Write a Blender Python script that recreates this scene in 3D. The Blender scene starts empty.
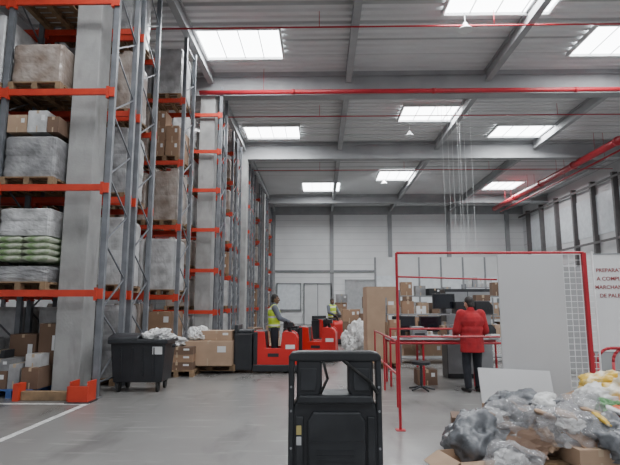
import bpy, bmesh, math, random
from mathutils import Vector, Matrix, noise, Euler
random.seed(11)
COL = bpy.context.scene.collection
R = random.random
def U(a,b): return random.uniform(a,b)

# ---------------------------------------------------------------- materials
def mat(name, col, rough=0.6, metal=0.0, col2=None, nscale=4.0, bump=0.0, bscale=None, emis=None, estr=0, mixlo=0.35, mixhi=0.7, spec=None, coords='Object', alpha=1.0, detail=5):
    m = bpy.data.materials.new(name); m.use_nodes=True
    nt=m.node_tree; b=nt.nodes['Principled BSDF']
    b.inputs['Roughness'].default_value=rough; b.inputs['Metallic'].default_value=metal
    if spec is not None: b.inputs['Specular IOR Level'].default_value=spec
    c=(*col,1); c2=(*(col2 if col2 else [x*0.82 for x in col]),1)
    tc=nt.nodes.new('ShaderNodeTexCoord')
    n=nt.nodes.new('ShaderNodeTexNoise'); n.inputs['Scale'].default_value=nscale; n.inputs['Detail'].default_value=detail
    nt.links.new(tc.outputs[coords],n.inputs['Vector'])
    mr=nt.nodes.new('ShaderNodeMapRange'); mr.inputs['From Min'].default_value=mixlo; mr.inputs['From Max'].default_value=mixhi
    nt.links.new(n.outputs['Fac'],mr.inputs['Value'])
    mx=nt.nodes.new('ShaderNodeMix'); mx.data_type='RGBA'; mx.inputs['A'].default_value=c; mx.inputs['B'].default_value=c2
    nt.links.new(mr.outputs['Result'],mx.inputs['Factor']); nt.links.new(mx.outputs['Result'],b.inputs['Base Color'])
    if bump:
        n2=nt.nodes.new('ShaderNodeTexNoise'); n2.inputs['Scale'].default_value=bscale or nscale*4; n2.inputs['Detail'].default_value=4
        nt.links.new(tc.outputs[coords],n2.inputs['Vector'])
        bp=nt.nodes.new('ShaderNodeBump'); bp.inputs['Strength'].default_value=bump; bp.inputs['Distance'].default_value=0.02
        nt.links.new(n2.outputs['Fac'],bp.inputs['Height']); nt.links.new(bp.outputs['Normal'],b.inputs['Normal'])
    if emis:
        b.inputs['Emission Color'].default_value=(*emis,1); b.inputs['Emission Strength'].default_value=estr
    if alpha<1: b.inputs['Alpha'].default_value=alpha
    return m

def overlay(m, col, scale, lo, hi, stretch=(1,1,1), amount=1.0, detail=8):
    nt=m.node_tree; b=nt.nodes['Principled BSDF']; src=b.inputs['Base Color'].links[0].from_socket
    tc=nt.nodes.new('ShaderNodeTexCoord'); mp=nt.nodes.new('ShaderNodeMapping'); mp.inputs['Scale'].default_value=stretch
    n=nt.nodes.new('ShaderNodeTexNoise'); n.inputs['Scale'].default_value=scale; n.inputs['Detail'].default_value=detail
    nt.links.new(tc.outputs['Object'],mp.inputs[0]); nt.links.new(mp.outputs[0],n.inputs['Vector'])
    mr=nt.nodes.new('ShaderNodeMapRange'); mr.inputs['From Min'].default_value=lo; mr.inputs['From Max'].default_value=hi; mr.inputs['To Max'].default_value=amount
    nt.links.new(n.outputs['Fac'],mr.inputs['Value'])
    mx=nt.nodes.new('ShaderNodeMix'); mx.data_type='RGBA'; mx.inputs['B'].default_value=(*col,1)
    nt.links.new(mr.outputs['Result'],mx.inputs['Factor']); nt.links.new(src,mx.inputs['A']); nt.links.new(mx.outputs['Result'],b.inputs['Base Color'])

def banded(name, col, col2, axis, period, frac, rough=0.5, metal=0.0, off=0.0):
    m=mat(name,col,rough,metal,nscale=0.6,mixlo=0.3,mixhi=0.8,col2=[c*0.87 for c in col])
    nt=m.node_tree; b=nt.nodes['Principled BSDF']
    src=b.inputs['Base Color'].links[0].from_socket
    tc=nt.nodes.new('ShaderNodeTexCoord'); sp=nt.nodes.new('ShaderNodeSeparateXYZ'); nt.links.new(tc.outputs['Object'],sp.inputs[0])
    a=nt.nodes.new('ShaderNodeMath'); a.operation='ADD'; a.inputs[1].default_value=1000*period+off
    nt.links.new(sp.outputs[axis],a.inputs[0])
    d=nt.nodes.new('ShaderNodeMath'); d.operation='MODULO'; d.inputs[1].default_value=period; nt.links.new(a.outputs[0],d.inputs[0])
    l=nt.nodes.new('ShaderNodeMath'); l.operation='LESS_THAN'; l.inputs[1].default_value=period*frac; nt.links.new(d.outputs[0],l.inputs[0])
    mx=nt.nodes.new('ShaderNodeMix'); mx.data_type='RGBA'; mx.inputs['B'].default_value=(*col2,1)
    nt.links.new(l.outputs[0],mx.inputs['Factor']); nt.links.new(src,mx.inputs['A']); nt.links.new(mx.outputs['Result'],b.inputs['Base Color'])
    return m

M={}
M['floor']=mat('floor_concrete',(0.25,0.245,0.238),0.26,0,(0.16,0.156,0.15),0.32,0.05,30,mixlo=0.3,mixhi=0.75,detail=10)
overlay(M['floor'],(0.085,0.083,0.08),1.6,0.54,0.72,(1,.35,1),0.6,10)
overlay(M['floor'],(0.36,0.355,0.345),5,0.58,0.70,(.3,1.5,1),0.35,10)
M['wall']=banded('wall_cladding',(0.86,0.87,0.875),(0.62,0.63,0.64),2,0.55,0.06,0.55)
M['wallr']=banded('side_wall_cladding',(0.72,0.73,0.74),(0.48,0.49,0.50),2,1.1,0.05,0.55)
M['ceil']=banded('ceiling_deck',(0.68,0.685,0.69),(0.44,0.445,0.45),1,1.0,0.10,0.5)
M['concrete']=mat('concrete',(0.37,0.37,0.365),0.85,0,(0.24,0.24,0.235),1.6,0.15,25)
overlay(M['concrete'],(0.17,0.165,0.16),2.2,0.56,0.75,(2,2,.5),0.6)
M['beamc']=mat('beam_concrete',(0.38,0.385,0.395),0.8,0,(0.30,0.305,0.315),1.0,0.1,20)
M['galv']=mat('galvanised_steel',(0.22,0.23,0.25),0.5,0.4,(0.13,0.14,0.155),3)
M['beamred']=mat('orange_red_paint',(0.56,0.05,0.022),0.45,0,(0.45,0.035,0.018),3)
M['pipered']=mat('red_pipe_paint',(0.46,0.02,0.035),0.4,0,(0.36,0.015,0.025),2)
M['tubered']=mat('red_tube_paint',(0.44,0.015,0.03),0.35,0,(0.34,0.01,0.02),2)
M['truckred']=mat('truck_red_paint',(0.56,0.018,0.015),0.3,0,(0.48,0.012,0.01),2)
M['black']=mat('black_plastic',(0.02,0.022,0.026),0.42,0,(0.012,0.013,0.016),3,0.1,60)
M['darkmetal']=mat('dark_metal',(0.042,0.045,0.05),0.4,0.3,(0.02,0.022,0.025),4)
M['rubber']=mat('rubber',(0.015,0.015,0.015),0.8)
M['wood']=mat('pallet_wood',(0.30,0.195,0.11),0.8,0,(0.18,0.12,0.07),6)
M['bluewood']=mat('blue_pallet_paint',(0.05,0.12,0.35),0.7,0,(0.04,0.09,0.25),6)
M['card']=mat('cardboard',(0.32,0.20,0.125),0.8,0,(0.25,0.155,0.10),2.5)
M['card2']=mat('cardboard_pale',(0.42,0.29,0.20),0.8,0,(0.34,0.235,0.16),2.5)
M['card3']=mat('cardboard_dark',(0.17,0.105,0.07),0.8,0,(0.13,0.08,0.055),2.5)
M['tape']=mat('packing_tape',(0.46,0.35,0.24),0.3)
M['film']=mat('stretch_film',(0.58,0.585,0.59),0.28,0,(0.31,0.31,0.31),3.2,0.7,9)
M['filmb']=mat('stretch_film_brown',(0.38,0.33,0.295),0.3,0,(0.20,0.15,0.12),3.2,0.7,9)
M['filmg']=mat('stretch_film_grey',(0.33,0.33,0.335),0.3,0,(0.15,0.15,0.155),3.2,0.7,9)
M['green']=mat('green_sack',(0.20,0.30,0.14),0.5,0,(0.50,0.53,0.43),7,0.3,14,mixlo=.38,mixhi=.6)
M['white']=mat('white_paint',(0.70,0.71,0.715),0.5,0,(0.64,0.65,0.655),1.5)
M['board']=mat('white_board',(0.56,0.56,0.57),0.55,0,(0.50,0.50,0.51),0.8)
M['screenp']=mat('grey_screen_panel',(0.34,0.345,0.35),0.6,0,(0.29,0.295,0.30),1.0)
M['line']=mat('white_line_paint',(0.66,0.66,0.65),0.6,0,(0.32,0.32,0.31),9)
M['wire']=mat('zinc_wire',(0.88,0.89,0.90),0.5,0.0)
M['grey']=mat('grey_plastic',(0.26,0.27,0.28),0.5)
M['lgrey']=mat('light_grey_plastic',(0.48,0.49,0.50),0.5)
M['screen']=mat('dark_screen',(0.01,0.012,0.018),0.15)
M['sign_red']=mat('sign_dark_red',(0.26,0.025,0.025),0.6)
M['bag_clear']=mat('clear_bag_film',(0.62,0.62,0.64),0.10,0,(0.30,0.30,0.31),5,0.55,11,alpha=0.38)
M['bag_white']=mat('white_bag_film',(0.70,0.70,0.69),0.25,0,(0.50,0.50,0.50),4,0.5,10)
M['bag_grey']=mat('grey_bag_film',(0.20,0.21,0.225),0.22,0,(0.08,0.085,0.095),6,0.5,12)
M['bag_yellow']=mat('yellow_bag_film',(0.70,0.46,0.06),0.3,0,(0.74,0.69,0.58),4,0.4,12,mixlo=.44,mixhi=.54)
M['bag_orange']=mat('orange_bag_film',(0.68,0.13,0.04),0.35,0,(0.5,0.08,0.03),5,0.4,12)
M['bag_green']=mat('green_bag_film',(0.09,0.25,0.09),0.35,0,(0.05,0.17,0.06),5,0.4,12)
M['sticker']=mat('yellow_sticker',(0.45,0.38,0.15),0.5)
M['skin']=mat('skin',(0.50,0.29,0.20),0.55,0,(0.45,0.25,0.17),8)
M['skind']=mat('skin_dark',(0.16,0.085,0.055),0.55,0,(0.13,0.07,0.045),8)
M['hair']=mat('dark_hair',(0.012,0.010,0.010),0.6,0,(0.03,0.022,0.018),40,0.5,90)
M['redfab']=mat('red_fabric',(0.40,0.014,0.02),0.85,0,(0.24,0.01,0.016),6,0.5,12)
M['darkfab']=mat('dark_fabric',(0.018,0.02,0.028),0.9,0,(0.012,0.013,0.018),6,0.3,14)
M['greyfab']=mat('grey_fabric',(0.13,0.14,0.17),0.9,0,(0.10,0.11,0.13),6,0.3,14)
M['shoe']=mat('shoe_leather',(0.015,0.014,0.014),0.5)
M['eye']=mat('eye_white',(0.6,0.6,0.6),0.3)
M['hivis']=banded('hi_vis_yellow',(0.50,0.68,0.04),(0.70,0.70,0.68),2,0.20,0.2,0.6,off=0.02)
M['glow']=mat('skylight_glow',(0.9,0.92,0.95),0.4,emis=(0.94,0.98,1.0),estr=12)
M['glass']=mat('frosted_glazing',(0.62,0.65,0.67),0.3,emis=(0.85,0.92,1.0),estr=0.12)

# ---------------------------------------------------------------- mesh builder
class MB:
    def __init__(s): s.v=[];s.f=[];s.m=[]
    def add(s,vs,fs,mi=0):
        o=len(s.v); s.v+= [tuple(v) for v in vs]
        for f in fs: s.f.append(tuple(i+o for i in f)); s.m.append(mi)
    def box(s,c,d,mi=0,rot=None,taper=1.0):
        x,y,z=d[0]/2,d[1]/2,d[2]/2
        vs=[Vector((sx*x*(taper if sz>0 else 1),sy*y*(taper if sz>0 else 1),sz*z)) for sz in(-1,1) for sy in(-1,1) for sx in(-1,1)]
        if rot is not None: 
            rm=Euler(rot).to_matrix(); vs=[rm@v for v in vs]
        c=Vector(c); vs=[v+c for v in vs]
        s.add(vs,[(0,2,3,1),(4,5,7,6),(0,1,5,4),(2,6,7,3),(0,4,6,2),(1,3,7,5)],mi); return s
    def bx(s,x0,x1,y0,y1,z0,z1,mi=0):
        return s.box(((x0+x1)/2,(y0+y1)/2,(z0+z1)/2),(abs(x1-x0),abs(y1-y0),abs(z1-z0)),mi)
    def cyl(s,p,q,r,r2=None,n=10,mi=0):
        p=Vector(p);q=Vector(q); r2=r if r2 is None else r2
        d=(q-p).normalized(); a=d.orthogonal().normalized(); b=d.cross(a)
        vs=[]
        for c,rr in((p,r),(q,r2)):
            for i in range(n):
                t=2*math.pi*i/n; vs.append(c+a*rr*math.cos(t)+b*rr*math.sin(t))
        fs=[(i,(i+1)%n,n+(i+1)%n,n+i) for i in range(n)]
        fs.append(tuple(range(n-1,-1,-1))); fs.append(tuple(range(n,2*n)))
        s.add(vs,fs,mi); return s
    def tube(s,pts,r,n=8,mi=0):
        pts=[Vector(p) for p in pts]
        for a,b in zip(pts[:-1],pts[1:]): s.cyl(a,b,r,None,n,mi)
        for p in pts[1:-1]: s.ell(p,(r,r,r),mi,6,n)
        return s
    def seg(s,p,q,w,mi=0): return s.cyl(p,q,w*0.7,None,4,mi)
    def ell(s,c,rad,mi=0,nu=8,nv=12,rot=None):
        c=Vector(c); rm=Euler(rot).to_matrix() if rot is not None else Matrix.Identity(3)
        vs=[c+rm@Vector((0,0,rad[2]))]
        for i in range(1,nu):
            ph=math.pi*i/nu
            for j in range(nv):
                t=2*math.pi*j/nv
                vs.append(c+rm@Vector((rad[0]*math.sin(ph)*math.cos(t),rad[1]*math.sin(ph)*math.sin(t),rad[2]*math.cos(ph))))
        vs.append(c+rm@Vector((0,0,-rad[2])))
        fs=[(0,1+j,1+(j+1)%nv) for j in range(nv)]
        for i in range(nu-2):
            a=1+i*nv;b=a+nv
            fs+=[(a+j,b+j,b+(j+1)%nv,a+(j+1)%nv) for j in range(nv)]
        a=1+(nu-2)*nv; L=len(vs)-1
        fs+=[(a+j,L,a+(j+1)%nv) for j in range(nv)]
        s.add(vs,fs,mi); return s
    def cap(s,p,r,q,r2):
        s.ell(p,(r,r,r)); s.ell(q,(r2,r2,r2)); s.cyl(p,q,r,r2,12); return s
    def prism(s,prof,y0,y1,mi=0):
        n=len(prof); vs=[(x,y0,z) for x,z in prof]+[(x,y1,z) for x,z in prof]
        fs=[(i,(i+1)%n,n+(i+1)%n,n+i) for i in range(n)]+[tuple(range(n-1,-1,-1)),tuple(range(n,2*n))]
        s.add(vs,fs,mi); return s
    def mesh(s,name,mats):
        me=bpy.data.meshes.new(name); me.from_pydata(s.v,[],s.f)
        for m in mats: me.materials.append(M[m] if isinstance(m,str) else m)
        for p,mi in zip(me.polygons,s.m): p.material_index=mi
        bm=bmesh.new(); bm.from_mesh(me); bmesh.ops.recalc_face_normals(bm,faces=bm.faces); bm.to_mesh(me); bm.free()
        return me

def put(me,name,loc=(0,0,0),rot=(0,0,0),parent=None,label=None,cat=None,group=None,bevel=0,smooth=False,kind=None):
    o=bpy.data.objects.new(name,me); o.location=loc; o.rotation_euler=rot
    COL.objects.link(o)
    if parent: o.parent=parent
    if label: o['label']=label
    if cat: o['category']=cat
    if group: o['group']=group
    if kind: o['kind']=kind
    if bevel:
        b=o.modifiers.new('bevel','BEVEL'); b.width=bevel; b.segments=2; b.limit_method='ANGLE'; b.angle_limit=0.7
    if smooth and me:
        for p in me.polygons: p.use_smooth=True
    return o
def empty(name,loc,label,cat,group=None,rot=(0,0,0)):
    o=put(None,name,loc,rot,label=label,cat=cat,group=group); o.empty_display_size=0.2; return o

# ---------------------------------------------------------------- shell
CZ=10.0; BY=42.7; RX=17.4; LX=-14.0; FY=-8.0
put(MB().bx(LX-.3,RX+.3,FY,BY+.3,-.2,0).mesh('floor',['floor']),'floor',kind='structure')
put(MB().bx(LX,RX,BY,BY+.3,0,CZ+.4).mesh('wall_back',['wall']),'wall_back',kind='structure')
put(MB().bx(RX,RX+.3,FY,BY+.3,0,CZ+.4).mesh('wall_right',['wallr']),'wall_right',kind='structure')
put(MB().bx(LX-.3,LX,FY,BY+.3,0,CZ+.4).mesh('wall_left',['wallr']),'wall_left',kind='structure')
mb=MB(); prof=[]
y=FY; 
while y<BY:
    prof+=[(y,CZ),(y+.14,CZ),(y+.18,CZ+.07),(y+.30,CZ+.07)]; y+=.34
vs=[];fs=[]
for (yy,z) in prof: vs+=[(LX,yy,z),(RX,yy,z)]
for i in range(len(prof)-1): fs.append((2*i,2*i+1,2*i+3,2*i+2))
mb.add(vs,fs); mb.bx(LX,RX,FY,BY,CZ+.2,CZ+.4)
put(mb.mesh('ceiling',['ceil']),'ceiling',kind='structure')

sky=[(-3.8,-1.25,14.2,16.0),(-3.6,-1.0,22.6,24.3),(-1.2,1.4,33.6,36.2),(3.6,6.6,11.9,13.5),(3.6,6.3,20.3,22.0),(3.8,6.4,30.7,33.0),
     (8.4,11.2,14.2,16.0),(8.4,11.4,22.7,24.3),(11.8,14.0,33.6,35.9),(8.4,11.2,5,6.8),(-3.8,-1.2,5.4,7.2),(3.6,6.3,4,5.6),(-3.8,-1.2,-3,-1.2),(3.6,6.3,-4,-2.2),(8.4,11.2,-3,-1.2),(-11.5,-9,15.5,17.2),(-11.5,-9,24,25.7),(13,15.6,9,11)]
for i,(x0,x1,y0,y1) in enumerate(sky):
    f=.07
    mb=MB().bx(x0,x1,y0,y1,CZ-.03,CZ+.0,1)
    mb.bx(x0-f,x1+f,y0-f,y0,CZ-.12,CZ).bx(x0-f,x1+f,y1,y1+f,CZ-.12,CZ).bx(x0-f,x0,y0,y1,CZ-.12,CZ).bx(x1,x1+f,y0,y1,CZ-.12,CZ)
    for k in (1,2,3):
        xm=x0+(x1-x0)*k/4; mb.bx(xm-.015,xm+.015,y0,y1,CZ-.06,CZ-.03)
    put(mb.mesh('window_%d'%(i+1),['white','glow']),'window_%d'%(i+1),kind='structure')
    l=bpy.data.lights.new('skylight_light','AREA'); l.shape='RECTANGLE'; l.size=(x1-x0)*.96; l.size_y=(y1-y0)*.96; l.energy=240 if y0<28 else 370; l.color=(.965,.98,1)
    lo=bpy.data.objects.new('skylight_light',l); lo.location=((x0+x1)/2,(y0+y1)/2,CZ-.13); COL.objects.link(lo)

t=0
def trim(me):
    global t; t+=1
    return put(me,'trim_%d'%t,kind='structure')
for yb,zb in ((1.4,9.1),(9.4,9.1),(17.4,9.1),(25.4,9.1),(37.9,9.3)):
    m=MB(); m.bx(LX,RX,yb-.22,yb+.22,zb,zb+.15).bx(LX,RX,yb-.09,yb+.09,zb+.15,9.85).bx(LX,RX,yb-.22,yb+.22,9.85,10)
    trim(m.mesh('trim',['beamc']))
for xb in (-8.8,-3.95,1.05,6.05,11.1,16):
    m=MB(); 
    ys=[FY,1.4,9.4,17.4,25.4,37.9,BY]
    for a,b in zip(ys[:-1],ys[1:]): m.bx(xb-.1,xb+.1,a+.23,b-.23,9.55,9.64).bx(xb-.04,xb+.04,a+.23,b-.23,9.64,9.92).bx(xb-.1,xb+.1,a+.23,b-.23,9.92,10)
    trim(m.mesh('trim',['beamc']))
for xb in (-4,1.0,6.0,11.0,16.0):
    trim(MB().bx(xb-.16,xb+.16,BY-.2,BY,0,9.9).mesh('trim',['beamc']))
trim(MB().bx(-4,RX,BY-.1,BY,4.3,4.5).mesh('trim',['grey']))
trim(MB().bx(-4,RX,BY-.12,BY,9.3,10).mesh('trim',['beamc']))
postm=mat('brown_grey_steel',(0.17,0.16,0.16),0.6)
for yb in (26.4,28.9,31.3,33.7,36.2,38.7,41.2):
    trim(MB().bx(RX-.3,RX,yb-.1,yb+.1,0,9.3).mesh('trim',[postm]))
for zz in (5.4,9.0):
    trim(MB().bx(RX-.35,RX-.302,24,BY,zz-.07,zz+.07).mesh('trim',[postm]))
for i,yb in enumerate((26.4,28.9,31.3,33.7,36.2,38.7)):
    put(MB().bx(RX-.05,RX,yb+.14,yb+2.3,5.9,8.4).mesh('window',['glass']),'window_%d'%(30+i),kind='structure')
put(MB().bx(-1.3,.9,BY-.12,BY-.02,0,3.3,1).bx(-1.4,-1.3,BY-.2,BY,0,3.4).bx(.9,1.0,BY-.2,BY,0,3.4).bx(-1.4,1.0,BY-.2,BY,3.3,3.4).bx(-.23,-.17,BY-.15,BY,0,3.3).mesh('door_1',['grey','white']),'door_1',kind='structure')
put(MB().bx(-3.6,-1.7,BY-.12,BY-.02,1.2,3.3,1).bx(-3.7,-3.6,BY-.2,BY,1.1,3.4).bx(-1.7,-1.6,BY-.2,BY,1.1,3.4).bx(-3.7,-1.6,BY-.2,BY,3.3,3.4).bx(-3.7,-1.6,BY-.2,BY,1.1,1.2).mesh('window_40',['grey','glass']),'window_40',kind='structure')
put(MB().bx(2.2,5.2,BY-.12,BY-.02,0,3.6).bx(2.1,2.2,BY-.2,BY,0,3.7).bx(5.2,5.3,BY-.2,BY,0,3.7).bx(2.1,5.3,BY-.2,BY,3.6,3.7).mesh('door_2',['lgrey']),'door_2',kind='structure')
put(MB().bx(-3.85,-3.76,5.2,8.4,0,.004).bx(-9,-3.85,8.31,8.4,0,.004).mesh('floor_marking',['line']),'floor_marking',label='white painted line on the grey concrete floor',cat='floor marking')

for i,(x,y) in enumerate([(-4.58,9.42),(-4.03,17.4),(-4.03,25.4),(-4.0,33.4)]):
    hw=.25 if i==0 else .27
    put(MB().bx(-hw,hw,-hw,hw,0,9.1).mesh('concrete_column',['concrete']),'concrete_column',(x,y,0),label='square grey concrete column rising through the pallet racks',cat='column',bevel=.02,group='concrete columns')

def pipe(name,pts,r,label,n=10,hang=(),joints=()):
    m=MB().tube(pts,r,n)
    for h in hang: m.cyl(h,(h[0],h[1],CZ-.002),.010,None,6)
    for (a,b) in joints: m.cyl(a,b,r*1.22,None,n)
    put(m.mesh(name,['pipered']),name,label=label,cat='pipe',smooth=True)
pipe('sprinkler_pipe',[(-4.3,16.95,9.12),(17.2,16.95,9.12)],.08,'thick red sprinkler main pipe below a concrete roof beam',12,[(x,16.95,9.12) for x in (-2,13)],[((x,16.95,9.12),(x+.12,16.95,9.12)) for x in (-1,4,9,14)])
for yy in (13.4,20.3,28.9):
    pipe('sprinkler_pipe',[(-13,yy,9.5),(17.2,yy,9.5)],.024,'thin red sprinkler pipe hung under the ceiling',10,[(x,yy,9.5) for x in (-10,-5,0,5,10,15)])
pipe('sprinkler_pipe',[(13.5,14,8.93),(13.5,38.3,8.93)],.17,'thick red pipe running along the side wall below the beams',14,[(13.5,y,8.93) for y in (16,20,24,28,32,36)],[((13.5,y,8.93),(13.5,y+.2,8.93)) for y in (18,22,26,30,34)])
pipe('sprinkler_pipe',[(13.95,14,8.7),(13.95,38.3,8.7)],.05,'thinner red pipe running beside a thick one',12,[(13.95,y,8.7) for y in (16,20,24,28,32,36)])
for yy in (13.5,22.6,32):
    e=empty('pendant_lamp',(4.2,yy,9.5),'small white dome pendant lamp hanging from the ceiling','lamp','pendant lamps')
    put(MB().cyl((0,0,0),(0,0,.5),.015).mesh('lamp_stem',['lgrey']),'lamp_stem',parent=e)
    put(MB().cyl((0,0,-.08),(0,0,.04),.22,.10,16).cyl((0,0,.04),(0,0,.14),.10,.05,16).mesh('lamp_shade',['white']),'lamp_shade',parent=e)
for i in range(7):
    x=5.1+i*.2+U(-.04,.04); y=20+U(-1,1); zb=3.8+U(-.3,.2)
    put(MB().cyl((0,0,0),(0,0,9.99-zb),.0065,None,5).mesh('hanging_cable',['white']),'hanging_cable',(x,y,zb),label='thin pale cable hanging down from the roof',cat='cable',group='hanging cables')

# ---------------------------------------------------------------- racks
HR=9.35; DEP=1.1
def frame_mesh():
    m=MB()
    for y in (.05,DEP-.05):
        m.bx(-.05,.05,y-.045,y-.035,0,HR).bx(-.05,-.04,y-.035,y+.045,0,HR).bx(.04,.05,y-.035,y+.045,0,HR)
        m.bx(-.08,.08,y-.08,y+.08,0,.012)
    z=.25; k=0
    while z<HR-.7:
        a,b=(.05,DEP-.05) if k%2==0 else (DEP-.05,.05)
        m.seg((0,a,z),(0,b,z+.62),.026); z+=.62;k+=1
    m.seg((0,.05,.25),(0,DEP-.05,.25),.026); m.seg((0,.05,HR-.2),(0,DEP-.05,HR-.2),.026)
    return m.mesh('upright_frame',['galv'])
FR=frame_mesh()
BEAMS={}
def beam_mesh(L):
    if L not in BEAMS:
        m=MB().bx(.05,L-.05,-.025,.025,-.06,.06).bx(.05,.10,-.04,.03,-.13,.10).bx(L-.10,L-.05,-.04,.03,-.13,.10).bx(L-.055,L+.055,-.03,-.005,-.10,.08)
        BEAMS[L]=m.mesh('beam',['beamred'])
    return BEAMS[L]
LV=[1.80,3.72,5.56,7.40]
def rack(y0,xend,bays,label='tall galvanised pallet rack with orange-red beams',lv=LV):
    e=empty('pallet_rack',(xend,y0,0),label,'pallet rack','pallet rack rows')
    x=0; put(FR,'upright_frame',(0,0,0),parent=e)
    for L in bays:
        for z in lv:
            for y in (0,DEP): 
                put(beam_mesh(L),'beam',(x-L,y,z),parent=e)
        x-=L; put(FR,'upright_frame',(x,0,0),parent=e)
    return e

def pallet_mesh(mt,w=.4):
    m=MB()
    for i in range(7): m.bx(-w,w,-.6+i*.1833,-.6+i*.1833+.1,.122,.144)
    for x in (-w+.05,0,w-.05):
        m.bx(x-.05,x+.05,-.6,.6,.1,.122).bx(x-.05,x+.05,-.6,.6,0,.022)
        for y in (-.53,0,.53): m.bx(x-.05,x+.05,y-.07,y+.07,.022,.1)
    return m.mesh('pallet',[mt])
PAL=pallet_mesh('wood'); PALB=pallet_mesh('bluewood'); PALW=pallet_mesh('wood',.5)
def pallet(x,y,z,rz=0,me=None,label='worn wooden pallet on the racking'):
    return put(me or PAL,'pallet',(x,y,z),(0,0,rz),label=label,cat='pallet',group='pallets')

def wrapped_mesh(w,d,h,mt,seed,layers=4):
    bm=bmesh.new()
    bmesh.ops.create_cube(bm,size=1)
    bmesh.ops.subdivide_edges(bm,edges=bm.edges,cuts=17,use_grid_fill=True)
    for v in bm.verts:
        c=v.co.copy(); z=c.z+.5
        q=abs(c.x*2)**14+abs(c.y*2)**14
        s=1/(max(1,q)**(1/14)) if q>1 else 1
        li=int(min(.999,z)*layers)
        off=.03*noise.noise(Vector((li*7.3+seed,1,2)))
        bul=1-.02*(abs(math.cos(z*layers*math.pi))**10)+off
        top= 1-.04*max(0,(z-.95)/.05)
        n=noise.noise(Vector((c.x*5+seed,c.y*5,z*6)))*.02-abs(noise.noise(Vector((c.x*9,c.y*9+seed,z*9))))*.02
        dz=0
        if z>.9: dz=(.10 if noise.noise(Vector((round(c.x*2),round(c.y*2),seed)))>.0 else -.03)*(1 if z>.97 else .5)
        v.co=Vector((c.x*w*s*bul*top*(1+n),c.y*d*s*bul*top*(1+n),z*h+dz*.6))
    me=bpy.data.meshes.new('wrapped_load'); bm.to_mesh(me); bm.free(); me.materials.append(M[mt])
    return me
WR=[]; WRW=[]
for i,(mt,h,ly) in enumerate([('film',1.42,4),('filmb',1.3,3),('filmg',1.38,5),('filmb',1.42,4),('film',1.02,3),('filmg',1.0,3),('filmb',.9,2)]):
    cn={'film':'white','filmb':'brown','filmg':'grey'}[mt]
    WR.append((wrapped_mesh(.78,1.12,h,mt,i*7.3,ly),h,cn)); WRW.append((wrapped_mesh(.99,1.12,h,mt,i*7.3+3,ly),h,cn))
CARTS={}
def carton_mesh(w,d,h,mt='card'):
    k=(round(w,2),round(d,2),round(h,2),mt)
    if k not in CARTS:
        m=MB().bx(-w/2,w/2,-d/2,d/2,0,h)
        m.bx(-.025,.025,-d/2-.001,d/2+.001,h-.06,h+.0015,1)
        m.bx(-.012,.012,-d/2-.0012,-d/2+.01,0,h*.3,1)
        if w>.3: m.bx(w*.2,w*.38,-d/2-.002,-d/2,h*.55,h*.8,2)
        CARTS[k]=m.mesh('carton',[mt,'tape','white'])
    return CARTS[k]
def carton(x,y,z,w,d,h,mt='card',rz=0,label='closed brown cardboard carton with tape',group='cartons',rx=0):
    return put(carton_mesh(w,d,h,mt),'carton',(x,y,z),(rx,0,rz),label=label,cat='carton',group=group)
def load(x,y,z,near=False,pick=None,wide=False):
    pallet(x,y,z,0,PALW if wide else None); k=pick if pick is not None else random.choice([0,0,1,2,3,4,5,'c','c','c2'])
    z+=.145
    if k in('c','c2','s'):
        mt=('card' if R()<.6 else 'card3') if k!='c2' else 'card2'
        n=3 if near else 2; h=U(.40,.46) if near else (U(.45,.5) if k=='s' else U(.55,.68))
        for l in range(n):
            for yy in (-.29,.29):
                if yy>0 and not near: continue
                if near:
                    for xx in(-.195,.195): 
                        if l==n-1 and R()<.25: continue
                        carton(x+xx+U(-.01,.01),y+yy,z+l*(h+.003),.37,.56,h,mt if R()<.7 else 'card',group='cartons stacked on rack pallets')
                else: carton(x,y,z+l*(h+.003),.76,1.1,h,mt,group='cartons stacked on rack pallets')
    elif k=='g': return
    else:
        me,h,cn=(WRW if wide else WR)[k]
        put(me,'wrapped_load',(x,y,z),(0,0,0),label='pallet load wrapped in %s stretch film on the racking'%cn,cat='wrapped goods',group='wrapped pallet loads')

TOP=.062
def fill(y0,xend,bays,near=False,prob=.92,levels=(0,1,2,3,4),nmax=2,lv=LV,picks=None):
    x=xend
    for L in bays:
        n=3 if L>2.4 else 2
        for li in levels:
            z=0.0 if li==0 else lv[li-1]+TOP
            for i in range(n-1,max(-1,n-1-nmax),-1):
                if R()<prob:
                    load(x-L/2+(i-(n-1)/2)*.87,y0+.55,z,near,random.choice(picks) if picks else None)
        x-=L
XE=-3.9
B1=[2.05,2.7]
rack(8.85,XE,B1); rack(10.2,XE,B1)
P1=-5.38
for z,k in ((LV[0]+TOP,'g'),(LV[1]+TOP,'g'),(LV[2]+TOP,'g'),(LV[3]+TOP,0)):
    load(P1,9.42,z,True,k,True)
put(wrapped_mesh(.99,1.12,.80,'filmb',55,2),'wrapped_load',(P1,9.42,LV[2]+TOP+.145),label='low brown film-wrapped pallet load on the racking',cat='wrapped goods')
z2=LV[1]+TOP+.145
put(wrapped_mesh(.99,1.12,.80,'filmg',57,2),'wrapped_load',(P1,9.42,z2),label='grey film-wrapped goods on a rack pallet',cat='wrapped goods')
for i,(dx,w_,h_,mt_) in enumerate([(-.30,.36,.34,'card2'),(.08,.36,.42,'film'),(.38,.22,.30,'card3')]):
    for yy in (-.28,.28): carton(P1+dx,9.42+yy,z2+.87,w_,.5,h_,mt_,group='cartons stacked on rack pallets')
zz=LV[0]+TOP+.145
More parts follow.
